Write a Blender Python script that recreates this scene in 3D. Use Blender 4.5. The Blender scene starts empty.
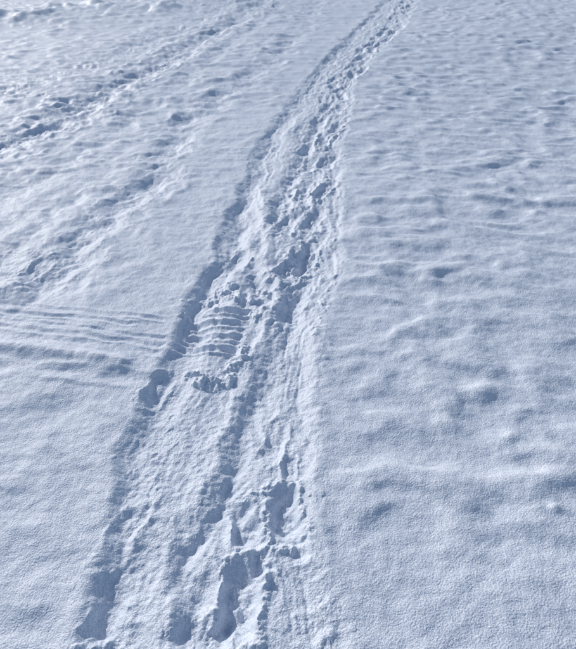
import bpy, math, numpy as np
from mathutils import Vector
rng=np.random.RandomState(7)
# ---------------------------------------------------------------- survey
H=1.6; F=585.0; PITCH=math.radians(36.4)
cp,sp=math.cos(PITCH),math.sin(PITCH)
def G(x,y):
    """ground position (metres) of a surveyed point"""
    u=(x-288)/F; v=(324.5-y)/F
    t=H/(sp-v*cp)
    return (t*u, t*(cp+v*sp))
# ---------------------------------------------------------------- noise
def hsh(ix,iy,seed):
    with np.errstate(over='ignore'):
        h=(ix.astype(np.int64)*374761393+iy.astype(np.int64)*668265263+seed*1442695041)&0xffffffff
        h=((h^(h>>13))*1274126177)&0xffffffff
        h=h^(h>>16)
        h=(h*2246822519)&0xffffffff
        h=h^(h>>15)
    return h.astype(np.float32)/np.float32(4294967296.0)
def gn(x,y,seed=0):
    ix=np.floor(x);iy=np.floor(y);fx=(x-ix).astype(np.float32);fy=(y-iy).astype(np.float32)
    ix=ix.astype(np.int64);iy=iy.astype(np.int64)
    ux=fx*fx*fx*(fx*(fx*6-15)+10);uy=fy*fy*fy*(fy*(fy*6-15)+10)
    def g(dx,dy):
        a=hsh(ix+dx,iy+dy,seed)*np.float32(6.2831853)
        return np.cos(a)*(fx-dx)+np.sin(a)*(fy-dy)
    a=g(0,0);b=g(1,0);c=g(0,1);d=g(1,1)
    return ((a+(b-a)*ux)*(1-uy)+(c+(d-c)*ux)*uy)*1.5
def fbm(x,y,seed,o=3,gain=.5):
    s=0;a=1
    for i in range(o):
        s=s+a*gn(x*2.03**i+i*17.3,y*2.03**i-i*9.1,seed+i*31); a*=gain
    return s
def worley(x,y,seed):
    ix=np.floor(x).astype(np.int64);iy=np.floor(y).astype(np.int64)
    best=np.full(x.shape,9.,np.float32);val=np.zeros(x.shape,np.float32)
    for dx in(-1,0,1):
        for dy in(-1,0,1):
            cx=ix+dx;cy=iy+dy
            px=cx+hsh(cx,cy,seed);py=cy+hsh(cx,cy,seed+5)
            d=(px-x)**2+(py-y)**2
            m=d<best
            best=np.where(m,d,best);val=np.where(m,hsh(cx,cy,seed+11),val)
    return np.sqrt(best),val
def ss(a,b,x):
    t=np.clip((x-a)/(b-a),0,1);return t*t*(3-2*t)
# ---------------------------------------------------------------- grid
ang=np.linspace(math.radians(69),math.radians(5.2),1300)
yd=H/np.tan(ang)
ypre=np.concatenate([[-1500,-600,-250,-100,-50,-25],np.linspace(-14,0.1,60),np.linspace(0.15,yd[0]-.01,40)])
ypost=yd[-1]+np.concatenate([np.cumsum(np.geomspace(.3,30,60)),[900,1400,2500]])
Yr=np.concatenate([ypre,yd,ypost])
sc=np.linspace(-.80,.80,1120)
ex=np.cumsum(np.geomspace(.003,.5,70))
ex=np.concatenate([ex,ex[-1]+np.array([1,3,8,20,60,200,600])])
S=np.concatenate([-.80-ex[::-1],sc,.80+ex])
wid=np.where(Yr>0,np.sqrt(Yr**2*.72+1.35),1.16)
wid=np.minimum(wid,12.5)
Yg,Sg=np.meshgrid(Yr,S,indexing='ij')
Xg=Sg*wid[:,None]
ny,nx=Yg.shape
X=Xg.ravel().astype(np.float64);Y=Yg.ravel().astype(np.float64)
N=X.size
Z=np.zeros(N)
# ---------------------------------------------------------------- trail edges
Lp=[(80,700),(88,649),(104,560),(124,470),(147,400),(180,325),(218,262),(240,200),(258,150),(292,100),(325,62),(362,22),(384,0)]
Rp=[(345,700),(335,649),(322,560),(314,480),(312,400),(322,320),(336,250),(338,190),(338,145),(349,112),(352,88),(376,55),(404,26),(416,0)]
def curve(pts,tail):
    w=np.array([G(*p) for p in pts]);w=np.vstack([[w[0,0]-.02,-3],w,tail])
    yy=np.linspace(-3,60,6300);xx=np.interp(yy,w[:,1],w[:,0])
    k=np.exp(-np.linspace(-2,2,31)**2);k/=k.sum()
    xs=np.convolve(np.pad(xx,15,'edge'),k,'valid')
    return lambda q:np.interp(q,yy,xs)
fL=curve(Lp,[(4.2,18),(9,30),(20,60)]);fR=curve(Rp,[(4.8,18),(9.7,30),(21,60)])
near=(np.abs(X)<40)&(Y>-10)&(Y<60)
# ---- broad ground
idx=np.where(near)[0];x=X[idx];y=Y[idx]
z=0.05*fbm(x*.22,y*.22,3,2)+0.012*fbm(x*.8,y*.9,9,2)
xL=fL(y);xR=fR(y)
wx=x+.045*fbm(x*3.2,y*3.2,21,3,.45)
sl=wx-xL; sr=xR-wx
inside=ss(-.06,.06,sl)*ss(-.06,.06,sr)
out=1-ss(-.12,.02,sl)*ss(-.12,.02,sr)
right=ss(.0,.25,-sr); left=ss(0,.15,-sl)
# ---- wind-worked dimples of the open field
ux_=x+.06*gn(x*2.6,y*2.6,40)+.012*gn(x*7,y*7,38);uy_=y+.05*gn(x*2.8,y*2.8,39)+.012*gn(x*7,y*7,37)+.12*x
a=gn(ux_*4.0,uy_*5.8,41); b=gn(ux_*8.2,uy_*11.5,42); c=gn(x*1.7,y*2.9,43); a2=gn(ux_*5.2+9.3,uy_*7.2+3.1,45)
near_soft=ss(.80,1.35,y)
amp=(.0058+.0115*near_soft*right+.0022*near_soft*left+.002*ss(3,7,y))
patch=.75+.5*ss(-.4,.4,gn(x*1.1,y*1.1,44))
dim=(a*.9+a2*.85+.60*b+.35*c)
dim=np.tanh(dim*1.1)*.9
dim=np.where(dim<0,dim*.7,dim*1.15)          # low pits stay shallow, pillows proud
z+=dim*amp*patch*(.25+.75*out)
rip=np.maximum(0,gn(ux_*4.2,uy_*9+1.0*gn(x*2,y*2,48),47)-.08)
z+=rip*.009*ss(1.2,3.0,y)*out*patch*(.5+.5*right)
for (px,py,rx,ry,hh) in [(484,396,.07,.05,.011),(553,512,.02,.018,.010),(398,264,.11,.05,.010),(470,250,.10,.05,.007),(510,300,.10,.05,.007),(430,330,.10,.05,.007),(60,410,.1,.06,-.008),(40,560,.08,.06,-.007),(20,620,.12,.05,-.010),(545,545,.12,.05,-.008),(500,470,.1,.05,-.006)]:
    cx,cy=G(px,py);z+=hh*np.exp(-((x-cx+.03*b)/rx)**2-((y-cy+.03*a)/ry)**2)
# granular softness
z+=.0024*fbm(x*16,y*20,50,2)*(1-.5*ss(4,9,y))
g=y<7
zz=np.zeros_like(z)
zz[g]=.0005*gn(x[g]*60,y[g]*60,55)+.0006*gn(x[g]*150,y[g]*150,56)+.0005*gn(x[g]*300,y[g]*300,57)
z+=zz
z_field=z.copy()
# ---------------------------------------------------------------- helper masks
def polydist(pts,xx,yy):
    w=np.array(pts);best=np.full(xx.shape,1e9);side=np.zeros(xx.shape);along=np.zeros(xx.shape);L=0
    for i in range(len(w)-1):
        ax,ay=w[i];bx,by=w[i+1];dx,dy=bx-ax,by-ay;l2=dx*dx+dy*dy;l=math.sqrt(l2)
        t=np.clip(((xx-ax)*dx+(yy-ay)*dy)/l2,0,1)
        ex_=xx-ax-t*dx;ey_=yy-ay-t*dy;d=ex_*ex_+ey_*ey_
        m=d<best;best=np.where(m,d,best);side=np.where(m,np.sign(dx*ey_-dy*ex_),side);along=np.where(m,L+t*l,along);L+=l
    return np.sqrt(best)*-side,along
def region(pts,pad):
    w=np.array(pts);return np.where((x>w[:,0].min()-pad)&(x<w[:,0].max()+pad)&(y>w[:,1].min()-pad)&(y<w[:,1].max()+pad))[0]
def groove(px,width,depth,rough=.0,rim=.25,seed=1,jit=.02,gaps=0.):
    global z
    pts=[G(*p) for p in px];r=region(pts,width*3+.1)
    if len(r)==0:return
    X_=x[r]+jit*fbm(x[r]*6,y[r]*6,seed,2);Y_=y[r]+jit*fbm(x[r]*6,y[r]*6,seed+3,2)
    d,al=polydist(pts,X_,Y_)
    L=sum(math.dist(pts[k],pts[k+1]) for k in range(len(pts)-1))
    endf=ss(0,width*1.5,al)*ss(0,width*1.5,L-al)
    q=d/width
    mod=np.clip(1.-gaps+gaps*(.5+1.6*gn(al*4,al*0+seed,seed+9)),0,2)*(.15+.85*endf)
    prof=-np.exp(-q*q*1.4)+rim*np.exp(-((np.abs(q)-1.7)/.5)**2)
    e=np.exp(-q*q)
    z[r]+=depth*mod*prof+rough*e*fbm(x[r]*22,y[r]*22,seed+4,2)
def stamp(cx,cy,L,W,rot,depth,seed,rim=.35,world=False):
    """a boot print: pressed sole, crumbled rim"""
    global z
    if not world: cx,cy=G(cx,cy)
    R=max(L,W)
    r=np.where((np.abs(x-cx)<R)&(np.abs(y-cy)<R))[0]
    if len(r)==0:return
    X_=x[r]-cx+.018*fbm(x[r]*10,y[r]*10,seed,2);Y_=y[r]-cy+.018*fbm(x[r]*10,y[r]*10,seed+2,2)
    c_,s_=math.cos(rot),math.sin(rot)
    u=(X_*c_+Y_*s_)/(W/2);v=(-X_*s_+Y_*c_)/(L/2)
    u=u*(1+.18*np.cos(v*3.0))
    d=(np.abs(u)**2.4+np.abs(v)**2.4)**(1/2.4)
    hole=1-ss(.50,1.18,d)
    rimv=np.exp(-((d-1.25)/.22)**2)
    n=fbm(x[r]*26,y[r]*26,seed+6,3)
    z[r]+=-depth*hole*(1+.22*n)+depth*rim*rimv*(.7+1.0*n)
# ---------------------------------------------------------------- main trail
fl=inside*(.018+.008*gn(x*2,y*2,60))
z-=fl
lip=np.exp(-((sl+.035)/.04)**2)*(.4+.9*gn(x*9,y*6,61))+np.exp(-((sr+.03)/.045)**2)*(.5+.9*gn(x*8,y*5,62))
z+=.005*lip
tw=.085
tr=ss(-.05,.06,sl)*(1-ss(tw*.6,tw*2.2,sl))
fade=(1-.35*ss(2.4,3.3,y))
z-=tr*fade*np.clip(.022+.013*fbm(x*5,y*4,63,2),0.008,.036)
ti=np.where((sl>-.12)&(sr>-.12)&(y<25))[0]
xt,yt=x[ti],y[ti]
W_=(xR-xL)[ti];q=(sl[ti])/W_
wx_=xt+.018*fbm(xt*22,yt*22,70,2);wy_=yt+.018*fbm(xt*22,yt*22,71,2)
d1,v1=worley(wx_*20,wy_*14,72)
d2,v2=worley(wx_*44,wy_*36,73)
pm=ss(-.05,.45,gn(xt*5,yt*2.4,75)+.5*gn(xt*11,yt*8,76))
far=ss(1.75,2.3,yt)
med=np.exp(-((q-.33-.06*gn(yt*1.3,yt*0,85))/.11)**2)*ss(1.7,2.2,yt)*(1-ss(4.5,7,yt))
rough=np.clip(.10+.90*pm,0,1)*(.45+.45*far)*(1-.8*med)
edge=ss(-.07,.03,sl[ti])*ss(-.07,.03,sr[ti])
def dome(d,k): 
    return np.clip(1-(d*k)**2,0,1)
cl=dome(d1,1.5)*(v1-.35)*.018*(v1>.35)
cl2=dome(d2,1.5)*(v2-.25)*.0095*(v2>.25)
qq=q*2.0+.10*gn(xt*3,yt*1.4,81)
ruts=gn(qq*2.2,yt*.8,82)+.6*gn(qq*5.5,yt*2.0,83)+.35*gn(qq*12,yt*4,84)
add=(cl+cl2)*rough*edge+edge*(1-.6*med)*(.012*ruts*(.5+.5*far)+.0055*fbm(xt*14,yt*10,77,3)*(.5+.5*far)+.0022*fbm(xt*45,yt*45,80,2))+.014*med
z[ti]+=add
s2=np.where(((sl>-.35)&(sl<0))|((sr>-.22)&(sr<0)))[0]
xt,yt=x[s2],y[s2]
d,v=worley(xt*34,yt*34,79)
dist=np.minimum(np.maximum(-sl[s2],0)+1*(sl[s2]>0),np.maximum(-sr[s2],0)+1*(sr[s2]>0))
z[s2]+=dome(d,1.9)*.005*(v>.88)*np.exp(-dist/.1)
# ridge & furrows (near part)
groove([(150,700),(168,640),(190,560),(205,500),(228,420),(262,350),(272,300),(270,250),(262,190)],.05,-.020,.004,0,101,.04,.2)
groove([(185,660),(192,600),(188,560),(205,520),(232,480)],.055,.036,.006,.15,111,.03)
groove([(232,480),(246,430),(262,390),(285,350),(300,290),(310,240)],.055,.018,.005,.15,121,.03,.5)
groove([(238,330),(250,280),(262,240),(285,205),(300,160),(322,118)],.045,.018,.006,.15,125,.03,.5)
groove([(118,640),(130,580),(140,520),(160,450)],.055,-.010,.008,0,131,.04,.5)
groove([(335,700),(326,620),(318,540),(314,470),(312,400),(322,330)],.05,-.012,.002,0,141,.02)
for k in range(5):
    o=k*7
    groove([(272+o*.8,400),(278+o,350),(290+o*.9,300),(300+o*.7,275)],.006,.0018,0,.3,150+k,.008,.95)
for k in range(4):
    o=k*11
    groove([(300+o*.4,640),(285+o*.5,590),(276+o*.6,555)],.007,.002,0,.3,170+k,.016,.95)
# boot prints
for a_ in [(240,598,.24,.12,-.15,.038,201),(285,512,.20,.11,.1,.036,203),(245,520,.17,.09,.25,.026,205),(120,530,.22,.08,-.3,.010,207),(104,606,.22,.08,-.25,.010,208),
 (157,385,.18,.09,-.35,.013,209),(215,640,.18,.11,.0,.024,210),(275,440,.20,.08,-.15,.014,211),(240,262,.22,.10,-.3,.014,212),(300,262,.24,.10,-.1,.016,213),(262,560,.10,.07,.3,.018,214),(290,470,.12,.06,0,.014,215),(300,545,.10,.06,.2,.012,216)]:
    stamp(*a_)
k=0;yy=2.35
while yy<20:
    xl,xr=float(fL(yy)),float(fR(yy));w=xr-xl
    for q in (.60,.82):
        stamp(xl+w*(q+rng.uniform(-.08,.08)),yy+rng.uniform(-.14,.14),rng.uniform(.24,.34),rng.uniform(.09,.14),rng.uniform(-.5,.1),rng.uniform(.014,.030),300+k,rng.uniform(.15,.4),True);k+=1
    yy+=rng.uniform(.32,.55)
# tread ladder
cx,cy=G(212,338);r=np.where((np.abs(x-cx)<.22)&(np.abs(y-cy)<.25))[0]
m=np.exp(-((x[r]-cx)/.10)**4-((y[r]-cy)/.13)**4)
z[r]-=.008*m
for i,(ax,ay,bx,by) in enumerate([(200,311,252,316),(190,322,248,327),(184,333,243,340),(172,345,240,352)]):
    groove([(ax,ay),((ax+bx)/2,(ay+by)/2+.5),(bx,by)],.016,.015,.004,.8,400+i*5,.006,.4)
for i,(px,py,r_) in enumerate([(208,300,.045),(222,296,.05),(238,300,.05),(252,304,.045),(228,287,.04),(200,380,.04),(214,381,.05),(229,377,.045),(240,362,.045),(244,350,.035),(192,372,.03),(262,294,.035),(96,645,.045),(186,314,.025),(256,318,.03)]):
    cx,cy=G(px,py);r=np.where((x-cx)**2+(y-cy)**2<(3*r_)**2)[0]
    X_=x[r]-cx+.03*fbm(x[r]*18,y[r]*18,430+i,3);Y_=y[r]-cy+.03*fbm(x[r]*18,y[r]*18,440+i,3)
    d=np.sqrt(X_**2+Y_**2)/r_
    z[r]+=.021*(1-ss(.0,1.25,d))*(1+.6*fbm(x[r]*28,y[r]*28,450+i,3))
z=z_field+(z-z_field)*.88
# ---------------------------------------------------------------- side tracks
groove([(30,300),(60,268),(88,240),(120,210),(150,188),(165,160),(182,125),(225,95),(275,60),(300,30),(318,0)],.13,.018,.002,.4,500,.08,.8)
for i,(px,py) in enumerate([(62,268),(88,238),(125,205),(158,182),(168,155),(176,142),(182,118),(215,95),(250,75),(285,45)]):
    stamp(px,py,.40,.24,-.5,.014,520+i*3,.2)
groove([(0,262),(28,240),(50,222),(70,204),(90,190)],.06,.014,.002,.3,560,.03,.7)
groove([(0,205),(40,180),(90,150),(130,120),(175,85),(225,50),(262,20),(282,0)],.10,.014,.002,.4,565,.06,.8)
groove([(-60,185),(0,152),(32,135),(90,100),(150,68),(200,42),(240,18),(262,0),(280,-18)],.17,.028,.004,.5,570,.14,.6)
for i in range(13):
    t=i/12.;stamp(5+t*235+rng.uniform(-8,8),150-t*128+rng.uniform(-4,4),.5,.24,-.6,.013,600+i*3,.3)
groove([(-60,120),(0,95),(60,75),(130,50),(190,25),(225,5)],.25,.018,.004,.5,580,.15,.9)
groove([(-60,292),(0,292),(20,290),(34,287)],.07,-.028,.005,0,590,.03)
stamp(8,270,.3,.22,.3,.013,640,.3)
stamp(38,268,.22,.10,-.2,.012,641,.3)
for i,(ys,ye,dep,wd) in enumerate([(303,318,.006,.014),(310,325,.007,.012),(318,336,.005,.010),(325,343,.007,.014),(333,350,.004,.016),(366,377,.013,.028)]):
    groove([(-120,ys-6),(0,ys),(70,(ys+ye)/2-1),(165,ye+2)],wd,dep*.85,.001,.5,660+i*5,.012,.7)
groove([(-120,338),(0,345),(60,352),(110,359),(135,363)],.045,-.026,.002,0,690,.008,.15)
bank=np.where((y>5)&(x<1))[0]
if len(bank):
    pts=[G(-140,22),G(0,16),G(90,9),G(190,2),G(270,-8)]
    d,al=polydist(pts,x[bank]+.3*gn(x[bank],y[bank],700),y[bank])
    m=np.exp(-(d/.8)**2)
    z[bank]+=m*(.06+.12*np.maximum(0,fbm(x[bank]*1.6,y[bank]*1.4,701,3))+.014*gn(x[bank]*7,y[bank]*6,705))
ul=ss(.3,1.0,-sl)*ss(2.6,4.2,y)
z+=ul*.028*np.maximum(0,fbm(x*2.2,y*3.4,710,3)-.10)
Z[idx]=z
# ---------------------------------------------------------------- mesh
co=np.empty((N,3),np.float32);co[:,0]=X;co[:,1]=Y;co[:,2]=Z
i=np.arange(ny-1)[:,None]*nx+np.arange(nx-1)[None,:]
i=i.ravel();quads=np.stack([i,i+1,i+nx+1,i+nx],1).astype(np.int32)
me=bpy.data.meshes.new("snow_ground")
me.vertices.add(N);me.vertices.foreach_set("co",co.ravel())
nf=len(quads);me.loops.add(nf*4);me.loops.foreach_set("vertex_index",quads.ravel())
me.polygons.add(nf);me.polygons.foreach_set("loop_start",np.arange(0,nf*4,4,dtype=np.int32))
me.polygons.foreach_set("use_smooth",np.ones(nf,bool))
me.update(calc_edges=True)
ground=bpy.data.objects.new("snow_ground",me);bpy.context.collection.objects.link(ground)
# ---------------------------------------------------------------- material
def snow_mat(name):
    m=bpy.data.materials.new(name);m.use_nodes=True
    nt=m.node_tree;n=nt.nodes;l=nt.links;bs=n["Principled BSDF"]
    tc=n.new("ShaderNodeTexCoord")
    def noise(s,d=2,r=.6):
        q=n.new("ShaderNodeTexNoise");q.inputs["Scale"].default_value=s;q.inputs["Detail"].default_value=d;q.inputs["Roughness"].default_value=r
        l.new(tc.outputs["Object"],q.inputs["Vector"]);return q
    n1=noise(330,0);n2=noise(190,1,.65);n3=noise(2.2,2)
    cr=n.new("ShaderNodeValToRGB");cr.color_ramp.elements[0].position=.28;cr.color_ramp.elements[1].position=.72
    cr.color_ramp.elements[0].color=(.53,.60,.73,1);cr.color_ramp.elements[1].color=(.86,.90,.96,1)
    mx=n.new("ShaderNodeMix");mx.data_type='FLOAT';mx.inputs[0].default_value=.15
    l.new(n1.outputs["Fac"],mx.inputs[2]);l.new(n3.outputs["Fac"],mx.inputs[3])
    l.new(mx.outputs[0],cr.inputs[0]);l.new(cr.outputs[0],bs.inputs["Base Color"])
    bs.inputs["Roughness"].default_value=.55
    bs.inputs["Specular IOR Level"].default_value=.25
    b2=n.new("ShaderNodeBump");b2.inputs["Strength"].default_value=1;b2.inputs["Distance"].default_value=.0023
    l.new(n2.outputs["Fac"],b2.inputs["Height"]);l.new(b2.outputs[0],bs.inputs["Normal"])
    return m
me.materials.append(snow_mat("snow"))
# ---------------------------------------------------------------- light
EL=math.radians(27);AZ=math.radians(-42)
sv=Vector((math.sin(AZ)*math.cos(EL),math.cos(AZ)*math.cos(EL),math.sin(EL)))
sun=bpy.data.lights.new("sun","SUN");sun.energy=2.75;sun.angle=math.radians(1.2);sun.color=(1,.965,.915)
so=bpy.data.objects.new("sun",sun);bpy.context.collection.objects.link(so)
so.rotation_euler=(-sv).to_track_quat('-Z','Y').to_euler()
w=bpy.data.worlds.new("World");bpy.context.scene.world=w;w.use_nodes=True
nt=w.node_tree;sk=nt.nodes.new("ShaderNodeTexSky");sk.sky_type='NISHITA';sk.sun_disc=False
sk.sun_elevation=EL;sk.sun_rotation=AZ
bg=nt.nodes["Background"];bg.inputs[1].default_value=.11;nt.links.new(sk.outputs[0],bg.inputs[0])
# ---------------------------------------------------------------- camera
cam=bpy.data.cameras.new("camera");cam.sensor_fit='VERTICAL';cam.sensor_height=24;cam.lens=24*F/649;cam.clip_end=6000;cam.clip_start=.02
cb=bpy.data.objects.new("camera",cam);bpy.context.collection.objects.link(cb)
cb.location=(0,0,H);cb.rotation_euler=(math.pi/2-PITCH,0,0)
sc_=bpy.context.scene;sc_.camera=cb
sc_.view_settings.view_transform='Standard';sc_.view_settings.look='None';sc_.view_settings.exposure=0
print("verts",N,"zrange",Z.min(),Z.max())
